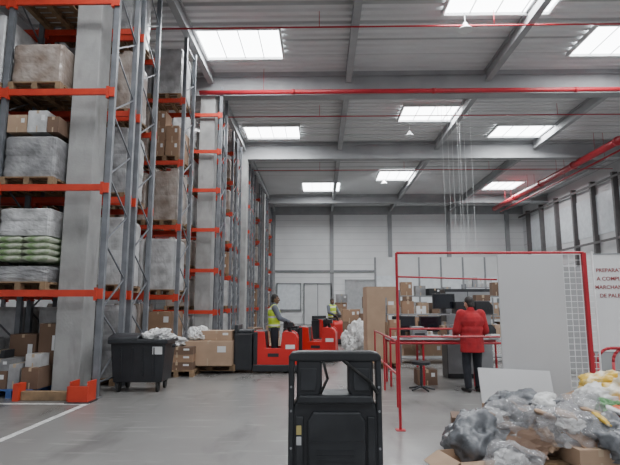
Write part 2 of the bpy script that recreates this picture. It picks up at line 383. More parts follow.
def sack_mesh(w,d,h,mt):
    bm=bmesh.new(); bmesh.ops.create_cube(bm,size=1); bmesh.ops.subdivide_edges(bm,edges=bm.edges,cuts=7,use_grid_fill=True)
    for v in bm.verts:
        c=v.co; ex=max(0,1-abs(c.x*2)**4)*max(0,1-abs(c.y*2)**4)
        v.co=Vector((c.x*w,c.y*d,c.z*h*(.25+.75*ex**.5)+noise.noise(Vector((c.x*5,c.y*5,1)))*.012+h/2))
    me=bpy.data.meshes.new('sack'); bm.to_mesh(me); bm.free(); me.materials.append(M[mt])
    for p in me.polygons: p.use_smooth=True
    return me
SK=sack_mesh(.49,.56,.13,'green')
put(wrapped_mesh(.97,1.1,.30,'filmg',93,1),'wrapped_load',(P1,9.42,zz),label='grey film-wrapped layer beneath green sacks',cat='wrapped goods')
for l in range(4):
    for xx in(-.25,.25):
        for yy in (-.29,.29):
            put(SK,'sack',(P1+xx,9.42+yy,zz+.36+l*.115),(0,0,U(-.04,.04)),label='full green and white plastic sack stacked on a pallet',cat='sack',group='green sacks on a rack pallet')
put(wrapped_mesh(.97,1.1,.52,'film',91,2),'wrapped_load',(P1,9.42,zz+.835),label='white film-wrapped goods resting on green sacks',cat='wrapped goods')
for li in (1,2,3):
    for i in(1,2): load(XE-2.05-1.35+(i-1)*.87,9.42,LV[li-1]+TOP,False)
pallet(P1,9.42,0,0,PALB,'blue-painted wooden pallet on the floor')
for i,(dx,dy,dz,w,d,h,mt) in enumerate([(-.28,-.3,0,.38,.5,.3,'card3'),(.02,-.3,0,.20,.44,.42,'filmg'),(.32,-.3,0,.30,.5,.36,'card3'),(-.26,-.3,.305,.38,.45,.20,'filmg'),(-.2,.3,0,.5,.5,.9,'card3'),(.28,.3,0,.36,.5,1.1,'card3'),(.30,-.3,.365,.26,.3,.22,'film'),(-.32,-.3,.51,.2,.3,.14,'black')]):
    carton(P1+dx,9.42+dy,.146+dz,w,d,h,mt,0)
put(WR[5][0],'wrapped_load',(-6.5,9.3,.0),label='grey film-wrapped goods standing on the floor',cat='wrapped goods')
fill(10.2,XE,[2.05],False,1,nmax=2,picks=[0,1,2,3,0,2])
fill(10.2,XE-2.05,[2.7],False,.95,levels=(0,1,2,3),nmax=3)
B2=[2.7,2.7]
rack(13.6,XE,B2); 
x=XE-1.35
for li in range(0,5):
    z=0 if li==0 else LV[li-1]+TOP
    ks=[['c',3,'c2'],[0,0,3],[3,1,'c'],['c',3,5],[0,2,3]][li]
    for i,k in enumerate(ks): load(x+(1-i)*.87,14.15,z,li in(1,2,3) and i==0,k)
fill(13.6,XE-2.7,[2.7],False,.95,levels=(0,1,2,3,4),nmax=3)
LV2=[1.35,2.75,4.15,5.55,6.95,8.3]
for y0,b in ((17.0,[2.7]),(18.3,[2.7]),(21.6,[2.7]),(22.9,[2.7]),(27.0,[2.7]),(28.3,[2.7]),(31.6,[2.7]),(34.6,[2.7]),(36.0,[2.7]),(39.5,[2.7])):
    rack(y0,XE if y0>17.5 else XE+.38,b,lv=LV2)
    if y0==17.0:
        for li in range(6):
            load(XE+.38-.48-.87,17.55,0 if li==0 else LV2[li-1]+TOP,False,random.choice([4,5,6]))
    else: fill(y0,XE,b,False,1,nmax=1,levels=range(6),lv=LV2,picks=[4,5,6,'s'])

def guard(x,y):
    e=empty('rack_guard',(x,y,0),'orange-red steel guard protecting the rack upright foot','rack guard')
    put(MB().bx(-.16,-.13,-.069,.22,0,.34).mesh('guard_plate',['beamred']),'guard_plate',parent=e)
    put(MB().bx(.13,.16,-.069,.22,0,.34).mesh('guard_plate',['beamred']),'guard_plate',parent=e)
    put(MB().bx(-.16,.16,-.1,-.07,0,.27).mesh('guard_plate',['beamred']),'guard_plate',parent=e)
    put(MB().bx(-.2,.2,-.14,.2,0,.02).mesh('base_plate',['darkmetal']),'base_plate',parent=e)
guard(-3.97,8.5)
e=empty('column_guard',(-4.75,8.68,0),'low wooden kerb with red end plates at the column foot','guard')
put(MB().bx(-.3,.5,-.06,.06,0,.15).mesh('kerb_board',['wood']),'kerb_board',parent=e,bevel=.01)
put(MB().bx(.505,.54,-.1,.1,0,.24).mesh('end_plate',['beamred']),'end_plate',parent=e)
put(MB().bx(-.40,-.305,-.12,.1,0,.28).mesh('end_plate',['beamred']),'end_plate',parent=e)

# ---------------------------------------------------------------- waste container
def waste_container(x,y,rz):
    e=empty('waste_container',(x,y,0),'dark grey four-wheeled plastic waste container heaped with wrapping','waste container',rot=(0,0,rz))
    m=MB()
    def ring(w,d,z): return [(-w/2,-d/2,z),(w/2,-d/2,z),(w/2,d/2,z),(-w/2,d/2,z)]
    a=ring(.90,.64,.18);b=ring(1.02,.74,.92);c=ring(.96,.68,.92);d=ring(.86,.60,.22)
    m.add(a+b+c+d,[(0,1,2,3)]+[(i,(i+1)%4,4+(i+1)%4,4+i) for i in range(4)]+[(4+i,4+(i+1)%4,8+(i+1)%4,8+i) for i in range(4)]+[(8+i,8+(i+1)%4,12+(i+1)%4,12+i) for i in range(4)]+[(12,13,14,15)])
    for xx in (-.3,-.1,.1,.3): m.box((xx,-.352,.55),(.03,.03,.55),rot=(.068,0,0))
    put(m.mesh('body',['black']),'body',parent=e,bevel=.015)
    put(MB().bx(-.55,.55,-.42,.42,.88,.96).mesh('rim',['black']),'rim',parent=e,bevel=.02)
    pr=[(math.cos(t)*.42,math.sin(t)*.10) for t in [i*math.pi/8 for i in range(9)]]
    m=MB(); n=len(pr)
    vs=[(-.55,yy+.0,.96+zz) for yy,zz in pr]+[(-.0,yy,.96+zz) for yy,zz in pr]
    m.add(vs,[(i,i+1,n+i+1,n+i) for i in range(n-1)]+[tuple(range(n)),tuple(range(2*n-1,n-1,-1)),(0,n,2*n-1,n-1)])
    put(m.mesh('lid',['black']),'lid',parent=e,smooth=False,bevel=.01)
    for sx in (-.57,.57): put(MB().cyl((sx-.03,0,.82),(sx+.03,0,.82),.035).mesh('lifting_pin',['darkmetal']),'lifting_pin',parent=e)
    for xx in(-.36,.36):
        for yy in(-.24,.24):
            put(MB().cyl((xx-.02,yy,.09),(xx+.02,yy,.09),.09,None,16).bx(xx-.035,xx+.035,yy-.04,yy+.04,.12,.19).mesh('wheel',['rubber']),'wheel',parent=e)
    put(MB().box((.36,-.37,.76),(.18,.006,.14),rot=(.09,0,0)).mesh('paper_label',['white']),'paper_label',parent=e)
    return e
waste_container(-3.38,9.75,.03)

def bag_mesh(rx,ry,rz,mt,seed,amp=.18,sub=5,smooth=False):
    bm=bmesh.new(); bmesh.ops.create_icosphere(bm,subdivisions=sub,radius=1)
    sv=Vector((seed*1.37,seed*.71,seed*.33))
    for v in bm.verts:
        c=v.co.copy()
        n=noise.noise(c*1.4+sv)*amp*1.6
        for fq,am in (((2.6,.6),(5.2,.26),(10.5,.12)) if smooth else ((2.6,.55),(5.2,.34),(10.5,.2))):
            n-=abs(noise.noise(c*fq+sv*fq))*amp*am*2.2
        n+=amp*.5
        w=noise.noise_vector(c*3+sv)*amp*.35
        p=c*(1+n)+w; p=Vector((p.x*rx,p.y*ry,p.z*rz))
        if p.z<-rz*.55: p.z=-rz*.55+(p.z+rz*.55)*.06
        v.co=p+Vector((0,0,rz*.6))
    me=bpy.data.meshes.new('bag'); bm.to_mesh(me); bm.free(); me.materials.append(M[mt])
    if smooth:
        for p in me.polygons: p.use_smooth=True
    return me
def bag(x,y,z,rx,ry,rz,mt,seed,label,name='plastic_bag',cat='bag',amp=.3,rot=0,sub=5,smooth=False):
    return put(bag_mesh(rx,ry,rz,mt,seed,amp,sub,smooth),name,(x,y,z),(0,0,rot),label=label,cat=cat)
bag(-3.1,9.75,.90,.30,.28,.15,'bag_white',3,'crumpled white plastic film heaped in the waste container')

pallet(-3.25,12.0,0,.05,label='wooden pallet standing on the concrete floor')
for l in range(3):
    carton(-3.25,11.98,.146+l*.17,.72,1.05,.165,'card' if l%2 else 'card3',.05,group='flat cartons beside the rack')
bag(-3.3,11.9,.66,.24,.3,.11,'bag_white',9,'crumpled white plastic film on cartons')

pallet(-2.6,12.4,0.06,math.pi/2,label='wooden pallet carried on the truck forks')
carton(-2.60,12.15,.206,1.10,.75,.55,'card2',0,'large pale cardboard carton on a pallet')
carton(-2.45,12.3,.76,.74,.5,.22,'card2',-.05,'wide pale cardboard carton lying on another')
bag(-2.92,12.25,.76,.24,.28,.20,'bag_white',13,'crumpled white plastic film lying on cartons')
carton(-2.2,13.4,.0,.6,.6,.9,'card',.1)

# ---------------------------------------------------------------- pallet truck, side on, facing +X
def truck(x,y,rz,label,sc=1.0,forkz=.02):
    e=empty('pallet_truck',(x,y,0),label,'pallet truck',rot=(0,0,rz)); e.scale=(sc,)*3
    pr=[(-.46,.07),(.54,.07),(.58,.12),(.58,.80),(.54,.90),(.46,.95),(.26,.97),(.22,.94),(.18,.58),(-.16,.58),(-.20,.96),(-.46,.98)]
    for yy in (-.39,.33):
        put(MB().prism(pr,yy,yy+.06).mesh('side_panel',['truckred']),'side_panel',parent=e,bevel=.012)
    put(MB().prism([(.22,.10),(.53,.10),(.57,.16),(.57,.79),(.52,.88),(.45,.93),(.26,.95),(.22,.92)],-.33,.33).mesh('hood',['truckred']),'hood',parent=e,bevel=.015)
    put(MB().bx(-.45,-.20,-.33,.33,.08,.97).mesh('battery_cover',['darkmetal']),'battery_cover',parent=e,bevel=.015)
    put(MB().bx(-.20,.22,-.33,.33,.05,.10).mesh('platform',['black']),'platform',parent=e)
    put(MB().bx(-.48,.62,-.41,.41,.04,.20).bx(-.47,-.36,-.40,.40,.2,.96).mesh('skirt',['black']),'skirt',parent=e,bevel=.02)
    put(MB().bx(-.92,-.49,-.40,.40,.07,.92).bx(-.92,-.84,-.38,.38,.92,1.12).bx(-.84,-.52,-.34,.34,.92,1.0).mesh('load_backrest',['black']),'load_backrest',parent=e,bevel=.02)
    put(MB().tube([(.40,0,.90),(.32,0,1.14)],.045).tube([(.34,-.18,1.12),(.30,-.22,1.20),(.30,.22,1.20),(.34,.18,1.12)],.02).bx(.26,.46,-.14,.14,1.06,1.17).mesh('steering_handle',['black']),'steering_handle',parent=e)
    put(MB().bx(.30,.52,-.395,-.388,.56,.66).mesh('side_decal',['white']),'side_decal',parent=e)
    put(MB().bx(-.12,.14,-.395,-.388,.38,.46).mesh('side_decal',['black']),'side_decal',parent=e)
    for xx,yy,r in ((.42,0,.12),(.30,-.3,.075),(.30,.3,.075)):
        put(MB().cyl((xx,yy-.04,r),(xx,yy+.04,r),r,None,18).mesh('wheel',['rubber']),'wheel',parent=e)
    for yy in(-.2,.2):
        put(MB().bx(-2.1,-.92,yy-.08,yy+.08,forkz,forkz+.035).mesh('fork',['darkmetal']),'fork',parent=e)
    return e
truck(-1.12,12.45,0,'red and black ride-on pallet truck carrying cartons')
truck(-.10,14.8,-.12,'red ride-on pallet truck parked behind another truck')
truck(.50,21.5,-.9,'red ride-on pallet truck with a standing driver')

# ---------------------------------------------------------------- people
def blob(name,mb,mt,parent=None,voxel=.012,smooth=3,label=None,cat=None,loc=(0,0,0),rot=(0,0,0)):
    me=mb.mesh(name,[mt]); tmp=bpy.data.objects.new('tmp',me); COL.objects.link(tmp)
    r=tmp.modifiers.new('r','REMESH'); r.mode='VOXEL'; r.voxel_size=voxel; r.use_smooth_shade=True
    s=tmp.modifiers.new('s','SMOOTH'); s.factor=.5; s.iterations=smooth
    dg=bpy.context.evaluated_depsgraph_get(); nm=bpy.data.meshes.new_from_object(tmp.evaluated_get(dg))
    bpy.data.objects.remove(tmp); nm.name=name
    nm.materials.clear(); nm.materials.append(M[mt] if isinstance(mt,str) else mt)
    for p in nm.polygons: p.use_smooth=True; p.material_index=0
    return put(nm,name,loc,rot,parent=parent,label=label,cat=cat)

def person(loc,yaw,pose,label,top='redfab',legs='darkfab',skin='skin',vest=None,cap=None,vox=.011,hem=.86,bulk=1.0):
    J=dict(hipL=(-.095,0,.92),hipR=(.095,0,.92),kneeL=(-.11,.02,.50),kneeR=(.11,.02,.50),ankL=(-.12,-.02,.09),ankR=(.12,-.02,.09),
           shL=(-.185,0,1.42),shR=(.185,0,1.42),elL=(-.27,-.02,1.14),elR=(.27,-.02,1.14),wrL=(-.24,.10,.90),wrR=(.24,.10,.90),
           neck=(0,0,1.47),head=(0,.03,1.63),headrot=(0,0,0),footyaw=(.15,-.15))
    J.update(pose); V={k:Vector(v) for k,v in J.items() if k not in('headrot','footyaw')}
    b=MB()
    b.ell((0,0,.96),(.155,.105,.13)); b.ell((0,.0,1.12),(.135,.10,.17)); b.ell((0,.0,1.30),(.165,.11,.17))
    b.cap(V['shL']*.9+Vector((0,0,.14)),.055,V['shR']*.9+Vector((0,0,.14)),.055)
    b.cap(V['neck']-Vector((0,0,.08)),.062,V['neck']+(V['head']-V['neck'])*.55,.052)
    for s in 'LR':
        b.cap(V['hip'+s],.088,V['knee'+s],.056); b.cap(V['knee'+s],.054,V['ank'+s],.036)
        b.cap(V['sh'+s],.052,V['el'+s],.038); b.cap(V['el'+s],.037,V['wr'+s],.025)
        d=(V['wr'+s]-V['el'+s]).normalized(); sd=-1 if s=='L' else 1
        side=d.cross(Vector((0,0,1)));
        if side.length<.2: side=Vector((0,1,0))
        side.normalize(); nrm=side.cross(d).normalized()
        w=V['wr'+s]; 
        b.cap(w,.024,w+d*.04,.028)
        for k in range(4):
            off=side*((k-1.5)*.021); base=w+d*.085+off
            b.cap(w+d*.03+off*.7,.014,base,.0115)
            ln=[.075,.085,.08,.06][k] if sd<0 else [.06,.08,.085,.075][k]
            m1=base+d*ln*.45-nrm*.010; m2=m1+d*ln*.3-nrm*.022; m3=m2+d*ln*.08-nrm*.022
            b.cap(base,.0105,m1,.0098); b.cap(m1,.0098,m2,.009); b.cap(m2,.009,m3,.008)
        th=side*(-sd); t0=w+d*.03+th*.022; t1=t0+d*.025+th*.03-nrm*.01; t2=t1+d*.035+th*.006-nrm*.012
        b.cap(t0,.014,t1,.0115); b.cap(t1,.0115,t2,.0095)
    hr=Euler(J['headrot']).to_matrix(); hc=V['head']
    def H(p): return hc+hr@Vector(p)
    er=J['headrot']
    b.ell(H((0,-.012,.02)),(.076,.094,.098),rot=er); b.ell(H((0,.022,-.04)),(.060,.066,.075),rot=er); b.ell(H((0,.05,-.085)),(.032,.030,.026),rot=er)
    b.cap(H((0,.082,.012)),.011,H((0,.104,-.022)),.015)
    b.ell(H((0,.080,.030)),(.052,.018,.011),rot=er)
    b.ell(H((0,.086,-.056)),(.024,.012,.007),rot=er); b.ell(H((0,.084,-.068)),(.021,.012,.008),rot=er)
    for sx in(-1,1): b.ell(H((sx*.079,-.008,-.01)),(.011,.022,.034),rot=er); b.ell(H((sx*.045,.062,-.025)),(.018,.02,.018),rot=er)
    body=blob('person',b,skin,None,.0075,2,label,'person',loc,(0,0,yaw))
    for sx in(-1,1):
        put(MB().ell(H((sx*.030,.077,.006)),(.013,.010,.008),0,rot=er).ell(H((sx*.030,.0862,.006)),(.005,.003,.005),1,rot=er).mesh('eye',['eye','hair']),'eye',parent=body,smooth=True)
    h=MB(); h.ell(H((0,-.022,.034)),(.088,.10,.10),rot=er); h.ell(H((0,-.052,-.03)),(.074,.062,.085),rot=er)
    B=bulk
    tp=MB(); tp.ell((0,0,1.00),(.185*B,.14*B,.15)); tp.ell((0,-.003,1.14),(.18*B,.14*B,.20)); tp.ell((0,-.005,1.29),(.205*B,.145*B,.19))
    if hem<.84: tp.ell((0,0,.90),(.19*B,.145*B,.15))
    m0=len(tp.v); tp.cyl((0,0,hem),(0,0,1.05),.178*B,.17*B,18)
    for i in range(m0,len(tp.v)): a=tp.v[i]; tp.v[i]=(a[0]*1.05,a[1]*.80,a[2])
    tp.cap(V['shL']*.92+Vector((0,0,.108)),.078,V['shR']*.92+Vector((0,0,.108)),.078)
    tp.ell((0,0,1.43),(.12,.09,.08))
    tp.cap(V['neck']-Vector((0,0,.04)),.082,V['neck']+Vector((0,.0,.035)),.070)
    for s in 'LR':
        tp.cap(V['sh'+s],.080*B,V['el'+s],.064*B); e2=V['el'+s]+(V['wr'+s]-V['el'+s])*.92; tp.cap(V['el'+s],.063*B,e2,.048*B)
    blob('jacket',tp,top,body,vox,4)
    tr=MB(); tr.ell((0,0,.94),(.168,.125,.13))
    for s in 'LR':
        tr.cap(V['hip'+s],.105,V['knee'+s],.080); tr.cap(V['knee'+s],.079,V['ank'+s]+Vector((0,0,.02)),.066)
    blob('trousers',tr,legs,body,vox,3)
    for s,fy in (('L',J['footyaw'][0]),('R',J['footyaw'][1])):
        a=V['ank'+s]; d=Vector((-math.sin(fy),math.cos(fy),0))
        sm=MB(); g=Vector((a.x,a.y,0))
        sm.ell(g+d*.16+Vector((0,0,.038)),(.045,.085,.038),rot=(0,0,fy)); sm.ell(g-d*.03+Vector((0,0,.045)),(.038,.06,.045),rot=(0,0,fy)); sm.cap(g+Vector((0,0,.06)),.042,g+d*.1+Vector((0,0,.042)),.04); sm.cap(g+Vector((0,0,.06)),.042,a,.045)
        blob('shoe',sm,'shoe',body,.009,2)
    hair=blob('hair' if not cap else 'cap',h,cap or 'hair',body,.008,2)
    me=hair.data; bm=bmesh.new(); bm.from_mesh(me); inv=hr.inverted()
    dl=[v for v in bm.verts if (lambda q: q.y>.02 and q.z<.062 or (q.z<-.09) or (abs(q.x)>.05 and q.z<.0 and q.y>-.03))(inv@(v.co-hc))]
    bmesh.ops.delete(bm,geom=dl,context='VERTS'); bm.to_mesh(me); bm.free()
    if vest:
        v=MB(); v.ell((0,0,1.00),(.20,.155,.15)); v.ell((0,-.003,1.13),(.197,.155,.19)); v.ell((0,-.005,1.29),(.218,.16,.19)); v.cap(V['shL']*.75+Vector((0,0,.355)),.088,V['shR']*.75+Vector((0,0,.355)),.088)
        blob('hi_vis_vest',v,vest,body,vox,3)
    return body
person((2.84,9.62,0),.10,dict(ankL=(-.11,-.02,.09),ankR=(.12,.05,.09),kneeL=(-.11,.03,.50),kneeR=(.115,.07,.50),
   elL=(-.28,.02,1.12),elR=(.28,.03,1.11),wrL=(-.20,.27,1.04),wrR=(.19,.29,1.02),head=(-.01,.05,1.625),headrot=(-.2,0,.3)),
   'man in a red jacket and dark trousers at a workbench',vox=.011,hem=.72,bulk=1.2)
dr=dict(elL=(-.27,.12,1.17),elR=(.27,.12,1.17),wrL=(-.16,.36,1.08),wrR=(.16,.36,1.08),headrot=(-.1,0,-.2))
person((-1.13,12.45,.10),-math.pi/2+.15,dr,'driver in a yellow hi-vis vest standing on a red pallet truck',top='greyfab',legs='darkfab',skin='skind',vest='hivis',vox=.014)
person((.50,21.5,.10),-math.pi/2-.9,dr,'driver in a yellow hi-vis vest on a distant pallet truck',top='greyfab',legs='darkfab',skin='skind',vest='hivis',vox=.016)

# ---------------------------------------------------------------- near truck back (black)
e=empty('stacker_truck',(.12,4.25,0),'black ride-on truck with an upright guard frame, seen from behind','truck')
put(MB().prism([(-.345,.08),(.345,.08),(.36,.14),(.36,.72),(.33,.80),(.30,.84),(-.30,.84),(-.33,.80),(-.36,.72),(-.36,.14)],0,.48).mesh('rear_panel',['black']),'rear_panel',parent=e,bevel=.03)
for sx in(-1,1):
    put(MB().prism([(.385*sx,.06),(.345*sx,.06),(.338*sx,.8),(.335*sx,1.19),(.36*sx,1.19),(.382*sx,1.15)],-.005,.10).mesh('side_member',['darkmetal']),'side_member',parent=e,bevel=.012)
    put(MB().prism([(.315*sx,.83),(.14*sx,.83),(.105*sx,.90),(.105*sx,1.12),(.12*sx,1.15),(.315*sx,1.15)],.0,.12).mesh('backrest_pad',['black']),'backrest_pad',parent=e,bevel=.02)
    put(MB().prism([(.285*sx,.90),(.16*sx,.90),(.15*sx,.94),(.15*sx,1.08),(.285*sx,1.08)],-.012,.0).mesh('pad_cover',['darkmetal']),'pad_cover',parent=e,bevel=.008)
    put(MB().bx(sx*.29-.03,sx*.29+.03,-.022,0,.14,.70).mesh('panel_strip',['darkmetal']),'panel_strip',parent=e,bevel=.01)
    for zz2 in (.16,.45,.74,.93): put(MB().cyl((sx*.360,-.014,zz2),(sx*.360,-.002,zz2),.010,None,8).mesh('bolt',['grey']),'bolt',parent=e)
put(MB().prism([(-.382,1.135),(.382,1.135),(.382,1.175),(.36,1.205),(.30,1.215),(-.30,1.215),(-.36,1.205),(-.382,1.175)],-.015,.13).mesh('top_member',['black']),'top_member',parent=e,bevel=.015)
put(MB().prism([(-.32,.80),(.32,.80),(.30,.87),(-.30,.87)],-.04,.30).mesh('panel_ledge',['darkmetal']),'panel_ledge',parent=e,bevel=.018)
put(MB().prism([(-.22,.20),(.24,.20),(.245,.66),(.20,.74),(-.18,.74),(-.225,.66)],-.035,.0).mesh('panel_cover',['darkmetal']),'panel_cover',parent=e,bevel=.025)
put(MB().bx(-.21,.23,-.039,-.034,.50,.512).mesh('panel_seam',['black']),'panel_seam',parent=e)
put(MB().tube([(.06,.0,1.15),(.15,-.03,1.08),(.29,-.03,.97),(.345,-.02,.88)],.014,8).mesh('cable_hose',['rubber']),'cable_hose',parent=e,smooth=True)
put(MB().tube([(-.10,.0,1.15),(-.06,-.02,1.0),(-.12,-.03,.88)],.011,8).mesh('cable_hose',['rubber']),'cable_hose',parent=e,smooth=True)
put(MB().bx(-.315,-.275,-.03,-.022,.56,.63).mesh('warning_sticker',['sticker']),'warning_sticker',parent=e)
put(MB().bx(-.315,-.275,-.03,-.022,.48,.545).mesh('warning_sticker',['lgrey']),'warning_sticker',parent=e)
for k in range(5): put(MB().bx(-.15,.15,-.041,-.035,.27+k*.04,.285+k*.04).mesh('vent_slot',['black']),'vent_slot',parent=e)
put(MB().bx(-.36,.36,.48,.98,.08,.16).mesh('platform',['black']),'platform',parent=e,bevel=.01)
for xx in(-.28,.28): put(MB().cyl((xx-.04,.2,.09),(xx+.04,.2,.09),.09,None,16).mesh('wheel',['rubber']),'wheel',parent=e)

# ---------------------------------------------------------------- red tube frame, board and mesh
e=empty('tube_frame',(1.03,6.75,0),'tall red tubular steel frame standing on the floor','frame')
W=2.5;HT=2.29
put(MB().tube([(0,0,0),(0,0,HT)],.018).bx(-.06,.06,-.06,.06,0,.01).mesh('post',['tubered']),'post',parent=e)
put(MB().bx(W-.024,W+.024,-.024,.024,0,HT).bx(W-.07,W+.07,-.07,.07,0,.01).mesh('post',['tubered']),'post',parent=e)
put(MB().tube([(0,0,HT),(W,0,HT)],.017).mesh('top_rail',['tubered']),'top_rail',parent=e)
put(MB().tube([(0,0,1.97),(1.33,0,1.93)],.012).mesh('mid_rail',['tubered']),'mid_rail',parent=e)
put(MB().tube([(0,0,1.18),(1.33,0,1.18)],.013).mesh('mid_rail',['tubered']),'mid_rail',parent=e)
put(MB().bx(-.43,.43,-.012,.012,0,1.86).mesh('panel_board',['board']),'panel_board',(2.79,6.70,.40),label='large plain off-white board fixed upright in the red frame',cat='board',bevel=.004)
def mesh_panel(w,h,st,r):
    m=MB()
    n=int(w/st)
    for i in range(n+1): m.seg((i*st,0,0),(i*st,0,h),r)
    n2=int(h/st)
    for i in range(n2+1): m.seg((0,r*1.4,i*st),(n*st,r*1.4,i*st),r)
    return m
e=empty('mesh_fence',(2.9,6.86,.2),'pale wire mesh fence panel beside the white board','fence')
put(mesh_panel(.8,2.12,.08,.0075).mesh('wire_grid',['wire']),'wire_grid',parent=e)
for xx in(0,.8): put(MB().tube([(xx,0,-.2),(xx,0,2.12)],.012).mesh('edge_post',['wire']),'edge_post',parent=e)
e=empty('partition_screen',(6.0,12.2,0),'grey free-standing partition screen behind the wire mesh','partition')
put(MB().bx(-1.0,2.6,-.03,.03,.08,2.5).mesh('screen_panel',['screenp']),'screen_panel',parent=e)
for xx in (-1.03,2.63): put(MB().bx(xx-.03,xx+.03,-.05,.05,0,2.52).bx(xx-.04,xx+.04,-.3,.3,0,.04).mesh('screen_post',['lgrey']),'screen_post',parent=e)

put(MB().bx(-.46,.46,-.01,.01,0,.84).mesh('panel_board',['board']),'panel_board',(2.43,6.28,0.0),(-.36,0.05,.06),label='small white board leaning at the edge of the rubbish heap',cat='board')

e=empty('wall_sign',(3.98,7.6,.92),'white sign board with dark red lettering','sign',rot=(0,0,-.12))
put(MB().bx(0,1.3,-.015,.015,0,1.42).mesh('sign_panel',['white']),'sign_panel',parent=e)
put(MB().bx(-.01,1.31,-.02,.02,1.42,1.44).bx(-.015,0,-.02,.02,0,1.44).bx(-.01,1.31,-.02,.02,-.02,0).mesh('sign_frame',['grey']),'sign_frame',parent=e)
for xx in (0,1.26): put(MB().bx(xx,xx+.04,-.02,.02,-.92,-.02).mesh('sign_leg',['tubered']),'sign_leg',parent=e)
for i,tx in enumerate(['PREPARATION','A COMPLETER','MARCHANDISES','DE PALETTES']):
    cu=bpy.data.curves.new('txt','FONT'); cu.body=tx; cu.size=.078; cu.extrude=.001; cu.align_x='CENTER'; cu.offset=.0012
    to=bpy.data.objects.new('tmp',cu); COL.objects.link(to)
    me=bpy.data.meshes.new_from_object(to.evaluated_get(bpy.context.evaluated_depsgraph_get())); bpy.data.objects.remove(to)
    me.materials.clear(); me.materials.append(M['sign_red'])
    put(me,'lettering',(.40,-.018,1.16-i*.125),(math.pi/2,0,0),parent=e)
e=empty('barrier_rail',(3.72,6.95,0),'curved red tubular barrier on the floor','barrier')
for i in range(3):
    x=i*.2
    pts=[(x,0,0),(x,0,.84)]+[(x+.18-.18*math.cos(a),0,.84+.18*math.sin(a)) for a in [k*math.pi/10 for k in range(1,6)]]
    put(MB().tube(pts,.02).mesh('hoop',['tubered']),'hoop',parent=e,smooth=True)
put(MB().tube([(-.0,.03,.66),(1,.03,.66)],.018).mesh('rail',['tubered']),'rail',parent=e)
put(MB().tube([(.18,.0,1.02),(1,.0,1.02)],.02).mesh('rail',['tubered']),'rail',parent=e)

# ---------------------------------------------------------------- railings and workbench
e=empty('barrier_rail',(1.22,8.2,0),'red tubular barrier beside the walkway','barrier')
for yy in (0,1.6,3.2): put(MB().tube([(0,yy,0),(0,yy,1.02)],.018).mesh('post',['tubered']),'post',parent=e)
for z in (.5,1.02): put(MB().tube([(0,0,z),(0,3.2,z)],.018).mesh('rail',['tubered']),'rail',parent=e)
e=empty('workbench',(2.55,10.55,0),'long workbench with a red tubular frame and pale top','workbench')
put(MB().bx(-1.2,1.2,-.35,.35,.90,.94).mesh('bench_top',['lgrey']),'bench_top',parent=e,bevel=.005)
for xx in(-1.15,-.5,.5,1.15):
    for yy in(-.32,.32): put(MB().tube([(xx,yy,0),(xx,yy,.9)],.022).mesh('leg',['tubered']),'leg',parent=e)
for yy in(-.34,.34):
    put(MB().tube([(-1.15,yy,.84),(1.15,yy,.84)],.024).mesh('rail',['tubered']),'rail',parent=e)
put(MB().tube([(-1.15,-.36,.94),(-1.15,-.36,1.12),(.1,-.36,1.12),(.1,-.36,.94)],.02).mesh('guard_rail',['tubered']),'guard_rail',parent=e)
put(MB().bx(-1.15,-1.12,.3,.33,.94,1.75).bx(1.12,1.15,.3,.33,.94,1.75).bx(-1.15,1.15,.1,.34,1.38,1.41).mesh('upper_shelf',['grey']),'upper_shelf',parent=e)
def monitor(x,y,z,rz):
    e=empty('computer_monitor',(x,y,z),'black flat computer monitor on a stand','monitor',rot=(0,0,rz))
    put(MB().bx(-.24,.24,-.02,.02,.10,.42).mesh('housing',['black']),'housing',parent=e,bevel=.006)
    put(MB().bx(-.22,.22,-.024,-.021,.12,.40).mesh('screen',['screen']),'screen',parent=e)
    put(MB().bx(-.03,.03,.0,.03,.01,.15).bx(-.1,.1,-.08,.08,0,.012).mesh('stand',['black']),'stand',parent=e)
monitor(2.62,10.78,1.41,.1); monitor(2.3,10.65,.94,.2); monitor(1.75,10.7,.94,-.1)
def printer(x,y,z,mt,s=1):
    e=empty('label_printer',(x,y,z),'small desktop label printer on the bench','printer'); e.scale=(s,s,s)
    put(MB().prism([(-.15,0),(.15,0),(.15,.14),(.08,.22),(-.15,.22)],-.15,.15).mesh('printer_body',[mt]),'printer_body',parent=e,bevel=.01)
    put(MB().bx(-.1,.1,-.16,-.15,.06,.09).mesh('paper_slot',['black']),'paper_slot',parent=e)
printer(2.0,10.42,.94,'grey'); printer(3.35,10.45,.94,'black',1.2); printer(3.0,10.78,1.41,'black',1.15); printer(3.42,10.78,1.41,'black',1.2)
carton(1.52,10.5,.94,.22,.3,.35,'card'); carton(1.55,10.76,1.41,.24,.18,.18,'card2'); carton(1.85,10.76,1.41,.24,.2,.26,'card'); carton(2.12,10.76,1.41,.2,.2,.16,'white'); carton(3.63,10.5,.94,.2,.3,.25,'card2')
carton(2.15,10.6,0,.4,.4,.30,'card3')
carton(2.7,10.42,.94,.2,.2,.16,'grey'); carton(3.02,10.45,.94,.2,.26,.3,'black'); carton(2.5,10.4,.94,.12,.16,.24,'card3'); carton(2.2,10.38,.94,.14,.14,.12,'white')
carton(3.42,10.76,1.68,.3,.22,.12,'card3'); carton(1.85,10.76,1.672,.18,.18,.1,'card3')
for i in range(9):
    carton(1.45+i*.235,10.84,.94,U(.12,.2),.14,U(.12,.36),random.choice(['card','card3','grey','white','black','filmg']),U(-.2,.2),label='small packet standing at the back of the bench',group='small items on the bench')
for i in range(8):
    put(MB().box((0,0,.01+.004*i),(.21,.30,.02+.008*i)).mesh('paper_stack',['white']),'paper_stack',(1.45+i*.28,10.33+U(-.05,.05),.942),(0,0,U(-.4,.4)),label='loose stack of white papers on the bench',cat='papers',group='paper stacks')
